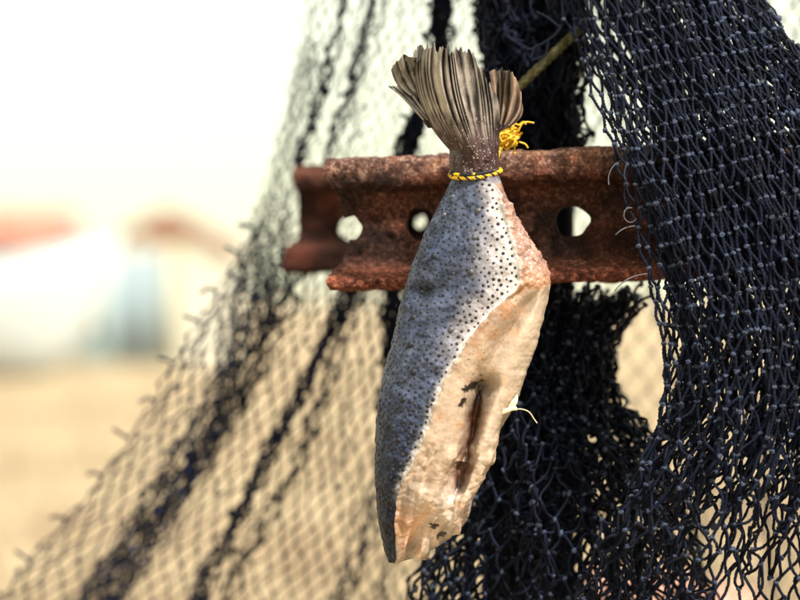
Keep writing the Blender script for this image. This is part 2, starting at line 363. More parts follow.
def make_rail(name, label, O, length, hgt, endf, holes, material, seed, amp=1.0, hf=half):
    """local x along the rail, y across, z up from the foot"""
    t = thing(name, O, label, 'rail', 'rusty rails fixed to the post')
    t.rotation_euler = (0, -TILT, -YAW)
    pr = rail_profile(hgt, hf); n = int(length/.002); xs = np.linspace(0, length, n)
    g = np.zeros((n, len(pr), 3)); g[..., 1] = pr[None, :, 0]; g[..., 2] = pr[None, :, 1]
    off = endf(pr[:, 0], pr[:, 1]) + .0012*fbm(np.stack([pr[:, 0]*300, pr[:, 1]*300, 0*pr[:, 0]+seed], -1), 3)
    wgt = np.clip(1-xs/.07, 0, 1)
    g[..., 0] = xs[:, None] + wgt[:, None]*off[None, :]
    # corrosion: pits and scale
    c = g.reshape(-1, 3); nn = np.zeros_like(c)
    p2 = np.roll(pr, -1, 0)-np.roll(pr, 1, 0); nr = np.stack([p2[:, 1], -p2[:, 0]], -1); nr /= np.linalg.norm(nr, axis=1, keepdims=True)
    nn[:, 1:] = np.tile(nr, (n, 1))
    d = .0012*fbm(c*55+seed, 4) + .0009*fbm(c*210+seed, 3) - .0016*sstep(.25, .5, fbm(c*120+seed+9, 2))
    d = d + .0011*sstep(-.03, .04, fbm(c*70+seed+30, 3)) + .0008*sstep(.12, .16, fbm(c*110+seed+50, 3))
    low = (c[:, 2] < .008*hgt/105)
    v = c + nn*(d*amp)[:, None]
    v[low, 2] += .0016*fbm(c[low]*np.array([70, 20, 0])+seed, 3)
    f = gridf(n, len(pr), True); m_ = len(pr)
    cap = [tuple(range(m_))[::-1], tuple((n-1)*m_+i for i in range(m_))]
    o = mesh('rail_body', v, [tuple(q) for q in f[:, ::1].tolist()] + cap, material)
    bm = bmesh.new(); bm.from_mesh(o.data); bmesh.ops.recalc_face_normals(bm, faces=bm.faces); bm.to_mesh(o.data); bm.free()
    for (hx, hz, rx, rz, ph) in holes:
        th = np.linspace(0, 2*math.pi, 28, endpoint=False)+ph
        rr = 1 + .025*np.cos(6*th) + .05*np.sin(3*th+ph*9)+.03*np.sin(5*th+ph*4)
        ring = np.stack([hx+rx*rr*np.cos(th), 0*th, hz+rz*rr*np.sin(th)], -1)
        vv = np.concatenate([ring-np.array([0, .06, 0]), ring+np.array([0, .06, 0])])
        ff = [tuple(q) for q in gridf(2, 28, True).tolist()]+[tuple(range(28))[::-1], tuple(28+i for i in range(28))]
        co = mesh('cutter', vv, ff, material)
        bm = bmesh.new(); bm.from_mesh(co.data); bmesh.ops.recalc_face_normals(bm, faces=bm.faces); bm.to_mesh(co.data); bm.free()
        md = o.modifiers.new('hole', 'BOOLEAN'); md.operation = 'DIFFERENCE'; md.solver = 'EXACT'; md.object = co
    bpy.context.view_layer.update(); dg = bpy.context.evaluated_depsgraph_get()
    me = bpy.data.meshes.new_from_object(o.evaluated_get(dg)); o.modifiers.clear()
    o.data = me
    for x in [x for x in bpy.data.objects if x.name.startswith('cutter')]: bpy.data.objects.remove(x)
    # tint by height: pale pinkish head, darker mottled web, paler foot on the front rail
    nv = len(me.vertices); c = np.zeros(nv*3); me.vertices.foreach_get('co', c); c = c.reshape(-1, 3)
    z = c[:, 2]/(hgt/1000); nz = fbm(c*80+3, 4); n2 = fbm(c*25+8, 3)
    head = sstep(.80, .95, z+.06*nz); foot = 1-sstep(.06, .22, z+.05*nz)
    n4 = fbm(c*9+21, 3); k_ = (.55+1.0*n2+.7*n4)[:, None]*np.array([1.0, .95, .92]); k_ = np.clip(k_, .16, 2)
    k_ = k_*(1-head[:, None]) + head[:, None]*np.array([1.75, 2.5, 3.0])*(1+.8*nz[:, None]+.5*n4[:, None])
    if hf is half: k_ = k_*(1-foot[:, None]) + foot[:, None]*np.array([1.8, 1.5, 1.35])*(1+.9*nz[:, None])
    at = me.color_attributes.new('tint', 'FLOAT_COLOR', 'POINT'); q = np.ones((nv, 4)); q[:, :3] = np.clip(k_, .2, 3.2); at.data.foreach_set('color', q.ravel())
    me.polygons.foreach_set('use_smooth', np.ones(len(me.polygons), bool))
    me.set_sharp_from_angle(angle=R(38))
    o.parent = t
    return t
def rail_frame(O):
    m = Matrix.Translation(Vector(O)) @ Matrix.Rotation(-YAW, 4, 'Z') @ Matrix.Rotation(-TILT, 4, 'Y')
    return m
def to_local(O, px, py, wy=0.0):
    """pixel -> rail-local x,z on the plane local y = wy"""
    mi_ = rail_frame(O).inverted(); c = mi_ @ Vector((0, -CD, CH)); q = mi_ @ Vector(P(px, py, 0)); d = q-c
    s = (wy-c.y)/d.y; r_ = c+d*s; return r_.x, r_.z
O1 = P(338, 289.5, .094)
def sc1(px): return px*(CD+.09)/FPX
def end1(y, z):
    zz = z/.109; return np.interp(zz, [0, .05, .12, .3, .5, .62, .74, .80, .86, 1], [sc1(0), sc1(-3), sc1(0), sc1(13), sc1(17), sc1(11), sc1(4), sc1(0), sc1(-6), sc1(-5)]) - np.where((zz < .2) & (y < 0), sc1(0), 0)
H = []
for (px, py, rx, rz, ph) in ((351, 228, .0092, .0105, .3), (421, 224, .0125, .0135, .9), (572, 221, .0142, .0130, .15)):
    lx, lz = to_local(O1, px, py, -.006); H.append((lx, lz, rx, rz, ph))
rail1 = make_rail('rail', 'rusty rail with bolt holes that the fish hangs in front of', O1, .44, 109, end1, H, M['rust'], 1.7)
O2 = P(301, 272, .375)
def end2(y, z):
    zz = z/.103; return np.interp(zz, [0, .25, .3, .8, .85, 1], [-.010, -.006, 0, .002, 0, 0])
H = []
for (px, py, hr) in ((350, 228, .0125), (420, 222, .0065)):
    lx, lz = to_local(O2, px, py, -.006); H.append((lx, lz, hr, hr*1.06, .5))
rail2 = make_rail('rail', 'short dark red rusty rail behind the left end of the front rail', O2, .262, 104, end2, H, M['rust_red'], 6.1, .8, half2)

# ---------------------------------------------------------------- timber post and top pole
pc = P(530, 300, .235); t = thing('post', (pc[0], pc[1], -.05), 'black tarred timber post standing behind the fish tail', 'post'); t.rotation_euler = (0, 0, -YAW)
nz_ = 160; th = []
prof = []
hw, hd, bv = .0395, .060, .008
for (cx, cy, a0) in ((hw-bv, hd-bv, 0), (-hw+bv, hd-bv, 90), (-hw+bv, -hd+bv, 180), (hw-bv, -hd+bv, 270)):
    for k_ in range(4): aa = R(a0+30*k_); prof.append((cx+bv*math.cos(aa), cy+bv*math.sin(aa)))
pr = []
for p, q in zip(prof, prof[1:]+prof[:1]):
    p = np.array(p); q = np.array(q); m_ = max(1, int(np.linalg.norm(q-p)/.012)); pr += [p+(q-p)*i/m_ for i in range(m_)]
pr = np.array(pr); zs = np.linspace(0, 1.92, nz_)
v = np.zeros((nz_, len(pr), 3)); v[..., :2] = pr[None]; v[..., 2] = zs[:, None]
dd = .003*fbm(v*np.array([60, 60, 3.]), 3); v[..., :2] *= (1+dd/.05)[..., None]
mesh('timber', v, [tuple(q) for q in gridf(nz_, len(pr), True).tolist()]+[tuple(range(len(pr)))[::-1], tuple((nz_-1)*len(pr)+i for i in range(len(pr)))], M['tar'], t)
part_box('spacer_block', [((-.03, -.152, 1.30+.0), (.03, -.0605, 1.355))], M['tar'], t)
# pole carried on the post, above the picture: the nets hang over it
pz = 1.70
xs_ = np.linspace(-.55, .95, 40); pp = np.stack([xs_, .2-(xs_-pc[0])*math.tan(YAW)*.4, pz+.006*np.sin(xs_*5)], -1)
o = mesh('pole', *tubes(pp[None], .038, 14), M['timber'], base=(pc[0], .2, pz))
tag(o, 'round timber pole across the top of the post that the nets hang over', 'pole')
# old rope across the post
rp = np.array([P(590, 18, .13), P(570, 38, .105), P(545, 62, .092), P(522, 84, .094), P(500, 104, .105), P(478, 118, .15), P(470, 122, .2)])
rp = catmull(rp, np.linspace(0, 6, 70))
o = mesh('rope', *tubes(rp[None], .0038, 12, 900, .16), M['oldrope'], base=tuple(rp[35])); tag(o, 'olive yellow rope slung diagonally across the black post', 'rope')

# ---------------------------------------------------------------- nets
bm = bmesh.new(); bmesh.ops.create_icosphere(bm, subdivisions=2, radius=1)
ICV = np.array([v.co[:] for v in bm.verts]); ICF = np.array([[v.index for v in f.verts] for f in bm.faces]); bm.free()
def net_nodes(ctrl, C, Rn, warp=None, jit=.0, pleat=(0, 0, 0), seed=0, noise_y=0.0):
    """ctrl: rows of (list of (px,py,y)) equal length -> node grid (Rn+1, C+1, 3), diamond offset built in"""
    ct = np.array([[P(*q) for q in row] for row in ctrl]); nr, nc, _ = ct.shape
    r = np.arange(Rn+1); c = np.arange(C+1)
    u = (c[None, :] + .5*(r[:, None] % 2))/(C+.5); v = np.repeat((r/Rn)[:, None], C+1, 1)
    pu = warp(u, v) if warp else u
    a = catmull(ct, v.ravel()*(nr-1)).reshape(Rn+1, C+1, nc, 3)
    tt = np.clip(pu, 0, 1)*(nc-1); i = np.clip(np.floor(tt).astype(int), 0, nc-2); f = (tt-i)[..., None]
    I, J = np.indices(i.shape)
    g_ = lambda k_: a[I, J, np.clip(k_, 0, nc-1)]
    p0, p1, p2, p3 = g_(i-1), g_(i), g_(i+1), g_(i+2)
    N = .5*(2*p1+(p2-p0)*f+(2*p0-5*p1+4*p2-p3)*f*f+(3*p1-p0-3*p2+p3)*f**3)
    r_ = np.random.default_rng(seed)
    if pleat[0]:
        ph = 2*math.pi*pleat[1]*u + 2.2*np.sin(v*3+seed) + pleat[2]
        N[..., 1] += pleat[0]*np.sin(ph); N[..., 0] += .6*pleat[0]*np.sin(2*ph+1)
    if noise_y: 
        q = np.stack([u*6, v*7, 0*u+seed*3.1], -1); N[..., 1] += noise_y*fbm(q, 3); N[..., 0] += noise_y*.6*fbm(q+40, 3); N[..., 2] += noise_y*.8*fbm(q+80, 3)
    if jit: N += r_.normal(0, jit, N.shape)
    return N
def net_mesh(N, rad, K=6, ns=5, twist=1500., lobes=.2, slack=.0015, seed=0, drop=0.0, keep=None, knot=2.0, tied=False, radf=None, slackf=None):
    r_ = np.random.default_rng(seed+100); Rn, C = N.shape[0]-1, N.shape[1]-1
    A = []; B = []
    for r in range(Rn):
        o = r % 2
        c = np.arange(C+1); A.append(N[r, c]); B.append(N[r+1, c])
        if o == 0: A.append(N[r, 1:]); B.append(N[r+1, :-1])
        else: A.append(N[r, :-1]); B.append(N[r+1, 1:])
    A = np.concatenate(A); B = np.concatenate(B)
    m = r_.random(len(A)) >= drop
    if keep is not None:
        m &= keep((A+B)/2)
    A = A[m]; B = B[m]; n = len(A)
    s = np.linspace(0, 1, K)[None, :, None]
    bend = r_.normal(0, slack, (n, 1, 3)); bend[..., 2] -= slack*.7
    b2 = r_.normal(0, slack*.4, (n, 1, 3))
    if slackf: k_ = slackf((A+B)[:, 2]/2)[:, None, None]; bend = bend*k_; b2 = b2*k_
    p = A[:, None]*(1-s)+B[:, None]*s + bend*np.sin(s*math.pi) + b2*np.sin(2*s*math.pi)
    rv = radf(p[..., 2]) if radf else rad
    v, f = tubes(p, rv, ns, twist, lobes)
    kn = np.unique(np.round(np.concatenate([A, B]), 6), axis=0); nk = len(kn)
    ax = r_.normal(0, 1, (nk, 3, 3)); q, _ = np.linalg.qr(ax)
    sc = rad*knot*(1+.18*r_.normal(0, 1, (nk, 1, 1)))
    if tied:                                  # knots as crossed turns of twine
        V = []; F = []; off = 0
        for kk in range(3):
            th = np.linspace(0, 2*math.pi, 11); el = np.stack([1.25*np.cos(th), .28*np.sin(2*th+kk), .8*np.sin(th)], -1)*rad
            el = np.broadcast_to(el, (nk, 11, 3)); ax = r_.normal(0, 1, (nk, 3, 3)); ax[:, 0] += np.array([2.5, 0, 0]); ax[:, 2] += np.array([0, 0, 2.0]); q, _ = np.linalg.qr(ax)
            pth = np.einsum('nij,nkj->nki', q, el)+kn[:, None]+r_.normal(0, rad*.25, (nk, 1, 3))
            v2, f2 = tubes(pth, rad*.85, 6); V.append(v2); F.append(f2+off); off += len(v2)
        return (v, f), (np.concatenate(V), np.concatenate(F))
    lump = 1+.22*np.sin(ICV[:, 0]*4+1)*np.cos(ICV[:, 2]*5)
    if radf: sc = sc*(radf(kn[:, 2])/rad)[:, None, None]
    kv = (ICV*lump[:, None]*np.array([1.25, .85, .95]))[None]*sc
    kv = np.einsum('nij,nkj->nki', q, np.broadcast_to(kv, (nk, len(ICV), 3))) + kn[:, None]
    kf = (ICF[None]+(np.arange(nk)*len(ICV))[:, None, None]).reshape(-1, 3)
    return (v, f), (kv.reshape(-1, 3), kf)
def make_net(name, loc, label, group, sheets, mt, mk, extra=None):
    t = thing(name, loc, label, 'fishing net', group)
    for sh in sheets:
        (v, f), (kv, kf) = net_mesh(**sh)
        o = mesh('netting', v, f, mt, t, loc); o['kind'] = 'stuff'
        o = mesh('knots', kv, kf, mk, t, loc); o['kind'] = 'stuff'
    return t
def curls(t, loc, lst, m, rad=.0006):
    for (px, py, y, a0, turn, L_, sd_) in lst:
        r_ = random.Random(sd_); p = P(px, py, y); k_ = 14; pts = [p]; a_ = a0; yy = 0
        for i in range(k_):
            a_ += turn/k_*(1+.5*r_.uniform(-1, 1)); st = L_/k_
            p = p+np.array([math.cos(a_)*st, -.25*st, math.sin(a_)*st]); pts.append(p)
        mesh('loose_end', *tubes(np.array(pts)[None], rad, 5), m, t, loc)

GRP = 'fishing nets hung over the pole'
# right net: in front of the rail
def lin(l, r, y0, y1, n=5, bow=0.0, py=0, slope=0.0):
    return [(l+(r-l)*i/(n-1), py+slope*(i/(n-1)), y0+(y1-y0)*i/(n-1)-bow*math.sin(math.pi*i/(n-1))) for i in range(n)]
def right_ctrl(dx0=0, dy=0.0, dl=0):
    return [lin(540+dl, 742+dx0, .10+dy, .06+dy, py=-60, slope=-10, bow=.02),
            lin(566+dl, 765+dx0, .07+dy, .03+dy, py=30, slope=-25, bow=.03),
            lin(598+dl, 812+dx0, .01+dy, .00+dy, py=110, slope=-40, bow=.03),
            lin(624+dl*.8, 850+dx0, -.030+dy, -.02+dy, py=190, slope=-50, bow=.02),
            lin(650+dl*.6, 885+dx0, -.040+dy, -.03+dy, py=280, slope=-50, bow=.02),
            lin(664+dl*.5, 905+dx0, -.040+dy, -.03+dy, py=365, slope=-40, bow=.025),
            lin(642+dl*.4, 905+dx0, -.035+dy, -.03+dy, py=450, slope=-20, bow=.03),
            lin(596+dl*.3, 895+dx0, -.02+dy, -.02+dy, py=535, slope=5, bow=.035),
            lin(548+dl*.3, 885+dx0, .0+dy, -.02+dy, py=640, slope=20, bow=.03)]
loc = tuple(P(680, 300, 0.0)*np.array([1, 1, 0]) + np.array([0, 0, .75]))
sheets = []
N = net_nodes(right_ctrl(), 23, 35, jit=.0007, pleat=(.004, 2.3, .4), seed=1, noise_y=.009)
vv_ = (np.arange(36)/35)[:, None, None]; N += np.random.default_rng(77).normal(0, 1, N.shape)*.0042*sstep(.60, .82, vv_)
sheets.append(dict(slackf=lambda z: 1+3.2*(1-sstep(1.05, 1.16, z)), keep=lambda m: np.random.default_rng(5).random(len(m)) > .07*(1-sstep(1.04, 1.14, m[:, 2])), N=N, rad=.00112, K=22, ns=9, twist=2000, lobes=.30, slack=.0009, seed=1, drop=.004, knot=1.3, tied=True))
N = net_nodes(right_ctrl(0, .022, 34), 22, 36, jit=.0010, pleat=(.007, 3.1, 1.4), seed=2, noise_y=.014)
sheets.append(dict(N=N, rad=.0012, K=9, ns=5, slack=.0016, seed=2, drop=.02, knot=1.7,
              keep=lambda m: m[:, 2] > 1.055 - .05*np.clip((m[:, 0]-.25)/.1, -1, 1)+.03*vnoise(m*30)))
N = net_nodes(right_ctrl(0, .011, 16), 23, 35, jit=.0010, pleat=(.004, 2.6, 1.1), seed=7, noise_y=.010)
sheets.append(dict(N=N, rad=.00115, K=9, ns=6, slack=.0012, seed=7, drop=.03, knot=1.7, keep=lambda m: m[:, 2] > 1.10+.04*vnoise(m*30)))
N = net_nodes(right_ctrl(0, .042, 44), 22, 38, jit=.0014, pleat=(.009, 2.4, 2.9), seed=3, noise_y=.016)
sheets.append(dict(N=N, rad=.0015, K=6, ns=5, slack=.0018, seed=3, drop=.03,
              keep=lambda m: m[:, 2] > 1.08))
N = net_nodes(right_ctrl(-4, .065, 54), 24, 42, jit=.002, pleat=(.009, 3.4, .9), seed=5, noise_y=.016)
sheets.append(dict(N=N, rad=.0016, K=5, ns=5, slack=.0018, seed=5, drop=.03,
              keep=lambda m: m[:, 2] > 1.13))
tR = make_net('fishing_net', loc, 'navy black knotted net hanging in front of the right end of the rail', GRP, sheets, M['net'], M['knot'])
curls(tR, loc, [(624, 160, -.02, 3.3, 1.6, .026, 1), (630, 186, -.025, 2.6, -1.6, .020, 2), (632, 208, -.03, 2.8, 4.6, .024, 3), (638, 226, -.03, 3.1, .9, .020, 4),
                (652, 274, -.035, 3.0, 1.0, .034, 6)], M['curl'], .0005)
# lower net mass behind and below the fish
def low_ctrl(y, dl=0, dr=0):
    return [lin(512+dl, 668+dr, y-.02, y, py=262, bow=.02), lin(505+dl, 620+dr, y-.02, y, py=335, slope=-4, bow=.02),
            lin(490+dl, 618+dr, y-.02, y, py=395, slope=0, bow=.02), lin(470+dl, 650+dr, y-.02, y-.04, py=460, slope=-15, bow=.03),
            lin(440+dl, 690+dr, y-.03, y-.06, py=540, slope=-25, bow=.03), lin(405+dl, 720+dr, y-.03, y-.06, py=640, slope=-20, bow=.03)]
loc = tuple(P(560, 300, .1)*np.array([1, 1, 0]) + np.array([0, 0, .8]))
sheets = []
for i, (y, dl, dr, C, Rn) in enumerate(((.115, 0, 0, 15, 24), (.128, 6, -4, 17, 27), (.142, -4, -10, 16, 29), (.16, 4, 0, 18, 26), (.19, -18, -30, 16, 24), (.23, 10, 4, 18, 26))):
    N = net_nodes(low_ctrl(y, dl, dr), C, Rn, jit=.0025, pleat=(.010, 2.1+.5*i, i*1.3), seed=20+i, noise_y=.022)
    sheets.append(dict(N=N, rad=.0013, K=7, ns=6, slack=.0025, seed=20+i, drop=.02, knot=1.6, keep=lambda m: m[:, 2] < CH+.004))
make_net('fishing_net', loc, 'dark bunched net hanging below the rail behind the fish body', GRP, sheets, M['net'], M['knot'])
# left net: farther back, spread towards the lower left
def warpL(u, v):
    return np.interp(u, [0, .13, .33, .45, .55, .76, .83, 1], [0, .16, .245, .405, .432, .70, .722, 1])
def left_ctrl(dy=0, dx=0):
    return [lin(322+dx, 640, .30+dy, .33+dy, py=-70, n=6), lin(306+dx, 625, .34+dy, .36+dy, py=20, n=6), lin(287+dx, 605, .37+dy, .38+dy, py=110, n=6), lin(264+dx, 580, .40+dy, .40+dy, py=195, n=6),
            lin(224+dx, 560, .41+dy, .41+dy, py=275, n=6, slope=4), lin(168+dx, 550, .43+dy, .42+dy, py=370, n=6, slope=10), lin(102+dx, 540, .46+dy, .43+dy, py=470, n=6, slope=20),
            lin(18+dx, 530, .50+dy, .44+dy, py=570, n=6, slope=30), lin(-40+dx, 525, .54+dy, .45+dy, py=650, n=6, slope=30)]
loc = tuple(P(300, 300, .5)*np.array([1, 1, 0]) + np.array([0, 0, .7]))
N = net_nodes(left_ctrl(), 38, 62, warp=warpL, jit=.0014, seed=31, noise_y=.009)
z_ = np.arange(39)[None, :]; dens = ((z_ > 5) & (z_ < 13)) | ((z_ > 17) & (z_ < 21)) | ((z_ > 29) & (z_ < 32))
N[..., 1] += np.where(dens, .015*((-1.0)**z_), 0)*np.ones((63, 1)); N[..., 0] += np.where(dens, 1, 0)*rng.normal(0, .004, N.shape[:2])
sheets = [dict(N=N, rad=.00085, K=5, ns=5, slack=.0014, seed=31, drop=.01, knot=2.5, radf=lambda z: .00098-.00050*sstep(1.24, 1.36, z))]
# the gathered folds: the same net doubled on itself
def strip(pts, wpx, C, Rn, seed, rad=.0008, taper=1.0, rf=None):
    ctrl = []
    for k_, (px, py, y) in enumerate(pts):
        w_ = wpx*(taper+(1-taper)*min(1, k_/2.)); ctrl.append([(px-w_/2+w_*i/3, py, y+.02*(i % 2)) for i in range(4)])
    N = net_nodes(ctrl, C, Rn, jit=.0025, seed=seed, noise_y=.010)
    return dict(N=N, rad=rad, K=5, ns=5, slack=.002, seed=seed, drop=.02, knot=2.2, radf=rf)
RF = lambda z: .0008-.00055*sstep(1.28, 1.38, z)
sheets.append(strip([(312, 40, .35), (293, 130, .38), (268, 235, .41), (252, 310, .42), (218, 410, .44), (150, 520, .48), (70, 630, .53)], 42, 7, 56, 41, taper=.5, rf=RF))
sheets.append(strip([(316, 60, .37), (296, 150, .40), (262, 290, .43), (228, 400, .45), (155, 515, .49), (80, 625, .54)], 50, 6, 52, 42, taper=.5, rf=RF))
sheets.append(strip([(350, 285, .38), (332, 330, .39), (288, 420, .41), (235, 520, .43), (182, 630, .46)], 13, 6, 38, 43, .0010))
sheets.append(strip([(352, -60, .30), (330, 60, .34), (312, 120, .36), (296, 170, .38)], 6, 2, 20, 44, .0010))
sheets.append(strip([(384, -60, .31), (362, 40, .33), (343, 100, .35), (325, 160, .37)], 5, 2, 20, 45))
sheets.append(strip([(392, 430, .40), (372, 510, .42), (340, 600, .44), (320, 650, .46)], 18, 4, 20, 46))
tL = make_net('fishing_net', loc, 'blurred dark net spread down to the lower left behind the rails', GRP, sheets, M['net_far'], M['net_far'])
for i in range(12):                        # torn meshes sticking out along the free edge
    v_ = 26+i*3; p = N[0, 0]*0 + sheets[0]['N'][min(v_, 61), 0]
    q = np.array([p, p+np.array([-.007, 0, .004]), p+np.array([-.016, .002, .004+.006*math.sin(i*2.3)])])
    mesh('loose_end', *tubes(q[None], .0017, 6), M['net_far'], tL, loc)
# dark bundles beside the post
for lb, pts, w_, C_ in (('dark gathered net strand hanging left of the tail fin', [(444, -70, .27), (441, 10, .28), (438, 70, .29), (420, 115, .30), (408, 150, .31), (398, 230, .33), (392, 330, .34), (390, 420, .34)], 18, 6),
                        ('dark gathered net strand between the tail fin and the black post', [(490, -70, .24), (490, 10, .26), (496, 60, .27), (505, 110, .28), (505, 200, .3)], 26, 7)):
    loc = tuple(P(pts[2][0], pts[2][1], pts[2][2])); sh = strip(pts, w_, C_, 44, 50+C_, .0011)
    sh2 = strip(pts, w_*.7, C_, 50, 60+C_, .0011)
    make_net('fishing_net', loc, lb, GRP, [sh, sh2], M['net'], M['net'])
loc = tuple(P(530, 20, .1)); sheets = []
for i, (y, l_, r_) in enumerate(((.12, 482, 580), (.135, 476, 574), (.15, 488, 584))):
    ctrl = [lin(l_, r_, y, y+.02, py=-70, bow=.015), lin(l_+4, r_+2, y, y+.02, py=20, bow=.015), lin(l_+14, r_-1, y+.005, y+.02, py=80, bow=.012), lin(l_+24, r_, y+.03, y+.03, py=150, bow=0)]
    N = net_nodes(ctrl, 12+i, 13+i, jit=.003, pleat=(.008, 2.4, i), seed=90+i, noise_y=.018)
    sheets.append(dict(N=N, rad=.0014, K=6, ns=5, slack=.0035, seed=90+i, drop=.05, keep=lambda m: m[:, 2] > 1.372))
make_net('fishing_net', loc, 'black net bunched over the front of the post behind the tail fin', GRP, sheets, M['net'], M['net'])
# pale far net layer seen through the gaps on the right
loc = tuple(P(660, 300, .7)*np.array([1, 1, 0]) + np.array([0, 0, .7]))
ctrl = [lin(520, 860, .42, .35, py=-60), lin(560, 870, .5, .45, py=100), lin(555, 880, .6, .55, py=300), lin(560, 890, .72, .66, py=480), lin(560, 900, .8, .74, py=640)]
N = net_nodes(ctrl, 24, 44, jit=.0016, pleat=(.02, 2.2, .5), seed=71, noise_y=.02)
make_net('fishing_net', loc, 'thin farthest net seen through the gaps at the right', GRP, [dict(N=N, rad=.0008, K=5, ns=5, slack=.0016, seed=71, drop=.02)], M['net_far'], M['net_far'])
# torn strands in front of the post, top
tP = thing('net_scrap', P(545, 30, .09), 'torn dark twine scrap dangling at the top of the post', 'net scrap')
for pts in ([(575, -10), (560, 28), (548, 40), (534, 48), (527, 50)], [(560, 28), (548, 18), (536, 12)], [(548, 40), (545, 55), (532, 60)], [(534, 48), (531, 58)]):
    q = catmull(np.array([P(a_, b_, .075) for a_, b_ in pts]), np.linspace(0, len(pts)-1, 20))
    mesh('twine', *tubes(q[None], .0012, 7, 1500, .2), M['net'], tP, P(545, 30, .09))

# ---------------------------------------------------------------- the fish
FY = -.012                                   # depth of the fish's mid-plane
tabY = [128, 150, 165, 176, 190, 215, 240, 265, 285, 300, 320, 340, 375, 400, 430, 460, 490, 510, 525, 545, 556, 563]
xl_t = [459, 453, 452.5, 453, 446, 434, 422, 412, 406, 402, 396, 391, 382.5, 379, 376.5, 375.5, 376, 377.5, 379, 383, 386, 389]
xb_t = [476, 475, 477, 490, 500, 506, 514, 521, 522, 505, 486, 470, 449, 438, 429, 415, 399, 395, 394.5, 396, 396.5, 394]
xr_t = [490, 496, 496.5, 500, 505, 516, 530, 547, 550.5, 548, 543, 537.5, 526, 516, 500, 489.5, 478, 471, 466, 440, 420, 396]
xs_t = [481, 487, 488, 495, 502.5, 511, 522, 536, 546, 532, 517, 503, 482, 479, 473, 465, 456, 450, 446, 428, 410, 395]
D_t = [.002, .0150, .0160, .020, .025, .031, .036, .040, .042, .043, .044, .045, .046, .047, .047, .046, .041, .035, .030, .021, .013, .003]
NA, NB, NC, ND = 120, 44, 44, 40
py = np.arange(128, 563.01, .8); NR = len(py)
def smooth_tab(t_, y): 
    d = np.interp(np.linspace(120, 570, 901), tabY, t_); k_ = np.hanning(25); k_ /= k_.sum()
    d = np.convolve(np.pad(d, 12, mode='edge'), k_, 'valid'); return np.interp(y, np.linspace(120, 570, 901), d)
rag = 2.2*fbm(np.stack([py*.09, 0*py, 0*py+3], -1), 4)
XL = smooth_tab(xl_t, py)+.8*fbm(np.stack([py*.15, 0*py, 0*py], -1), 3)
XB = smooth_tab(xb_t, py)+1.6*fbm(np.stack([py*.12, 0*py, 0*py+9], -1), 3)*sstep(180, 200, py)
XR = smooth_tab(xr_t, py)+rag*sstep(290, 420, py)+.8*fbm(np.stack([py*.2, 0*py, 0*py+5], -1), 2)
XS = smooth_tab(xs_t, py); DD = smooth_tab(D_t, py)
XS = XS + (3.2*fbm(np.stack([py*.05, 0*py, 0*py+13], -1), 3))*sstep(360, 390, py)
XB = np.minimum(XB, XR-1.0); XS = np.clip(XS, XB+.5, XR-.5)
slitd = sstep(288, 320, py)*(1-sstep(478, 508, py))*(.006+.017*sstep(365, 392, py)*(1-.55*sstep(430, 470, py)))*(1+.5*fbm(np.stack([py*.07, 0*py, 0*py+23], -1), 3)); roll = .006*sstep(286, 310, py)*(1-sstep(490, 530, py))
PXY = []; YD = []; ZONE = []
a = np.linspace(0, 1, NA, endpoint=False)
px_a = XL[:, None]+(XB-XL)[:, None]*(1-np.cos(a*math.pi/2))[None]; y_a = FY-DD[:, None]*np.sin(a*math.pi/2)[None]**.8
b = np.linspace(0, 1, NB, endpoint=False)
px_b = XB[:, None]+(XS-XB)[:, None]*b[None]
y_b = FY-DD[:, None]*(1-.28*b[None]) - roll[:, None]*np.sin(np.clip(b*1.15, 0, 1)*math.pi)[None]**.8 + slitd[:, None]*np.exp(-((1-b[None])/.22)**2)
c = np.linspace(0, 1, NC, endpoint=False)
px_c = XS[:, None]+(XR-XS)[:, None]*np.sin(c*math.pi/2)[None]**.9
y_c = FY-DD[:, None]*(.72-.62*(1-np.cos(c*math.pi/2))[None]) + slitd[:, None]*np.exp(-(c[None]/.17)**2) - .8*roll[:, None]*np.sin(c*math.pi)[None]
d = np.linspace(0, 1, ND, endpoint=False)
px_d = (XR+XL)[:, None]/2+(XR-XL)[:, None]/2*np.cos(d*math.pi)[None]
y_d = (FY-.10*DD*(1-d[:, None].T)) if False else FY-.10*DD[:, None]*(1-d[None])+ (DD*.55)[:, None]*np.sin(d*math.pi)[None]
PX = np.concatenate([px_a, px_b, px_c, px_d], 1); YD = np.concatenate([y_a, y_b, y_c, y_d], 1); PY = np.repeat(py[:, None], PX.shape[1], 1)
NCOL = PX.shape[1]
V3 = Pv(PX, PY, YD)
# relief
tu = np.roll(V3, -1, 1)-np.roll(V3, 1, 1); tv = np.gradient(V3, axis=0); nrm = np.cross(tv, tu); nrm /= np.linalg.norm(nrm, axis=2, keepdims=True)+1e-12
cen = V3.mean(1, keepdims=True); sgn = np.sign((nrm*(V3-cen)).sum(2).mean()); nrm *= sgn
zone = np.concatenate([np.zeros(NA), np.ones(NB), np.full(NC, 2), np.full(ND, 3)])[None].repeat(NR, 0)
q = V3*1000
isfl = ((zone == 1) | (zone == 2))
up = 1-sstep(283, 291, PY)                    # above: pink inner skin strip instead of cut flesh
disp = .0022*fbm(q/38, 3) + .0006*fbm(q/7, 3) + .0011*(zone == 0)*sstep(300, 420, PY)*fbm(q/5+3, 2)
lowflesh = isfl*sstep(420, 470, PY)
al = PY*.93-PX*.37; ac = PX*.93+PY*.37; z0 = 0*PX
fib = fbm(np.stack([al/30, ac/5.5, z0], -1), 3); fold_ = fbm(np.stack([al/26, ac/13, z0+7], -1), 3)
disp = disp + lowflesh*(.0085*fold_+.0036*np.abs(fib)+.0006*fbm(q/2.5, 2)) + isfl*(1-up)*.0005*fib
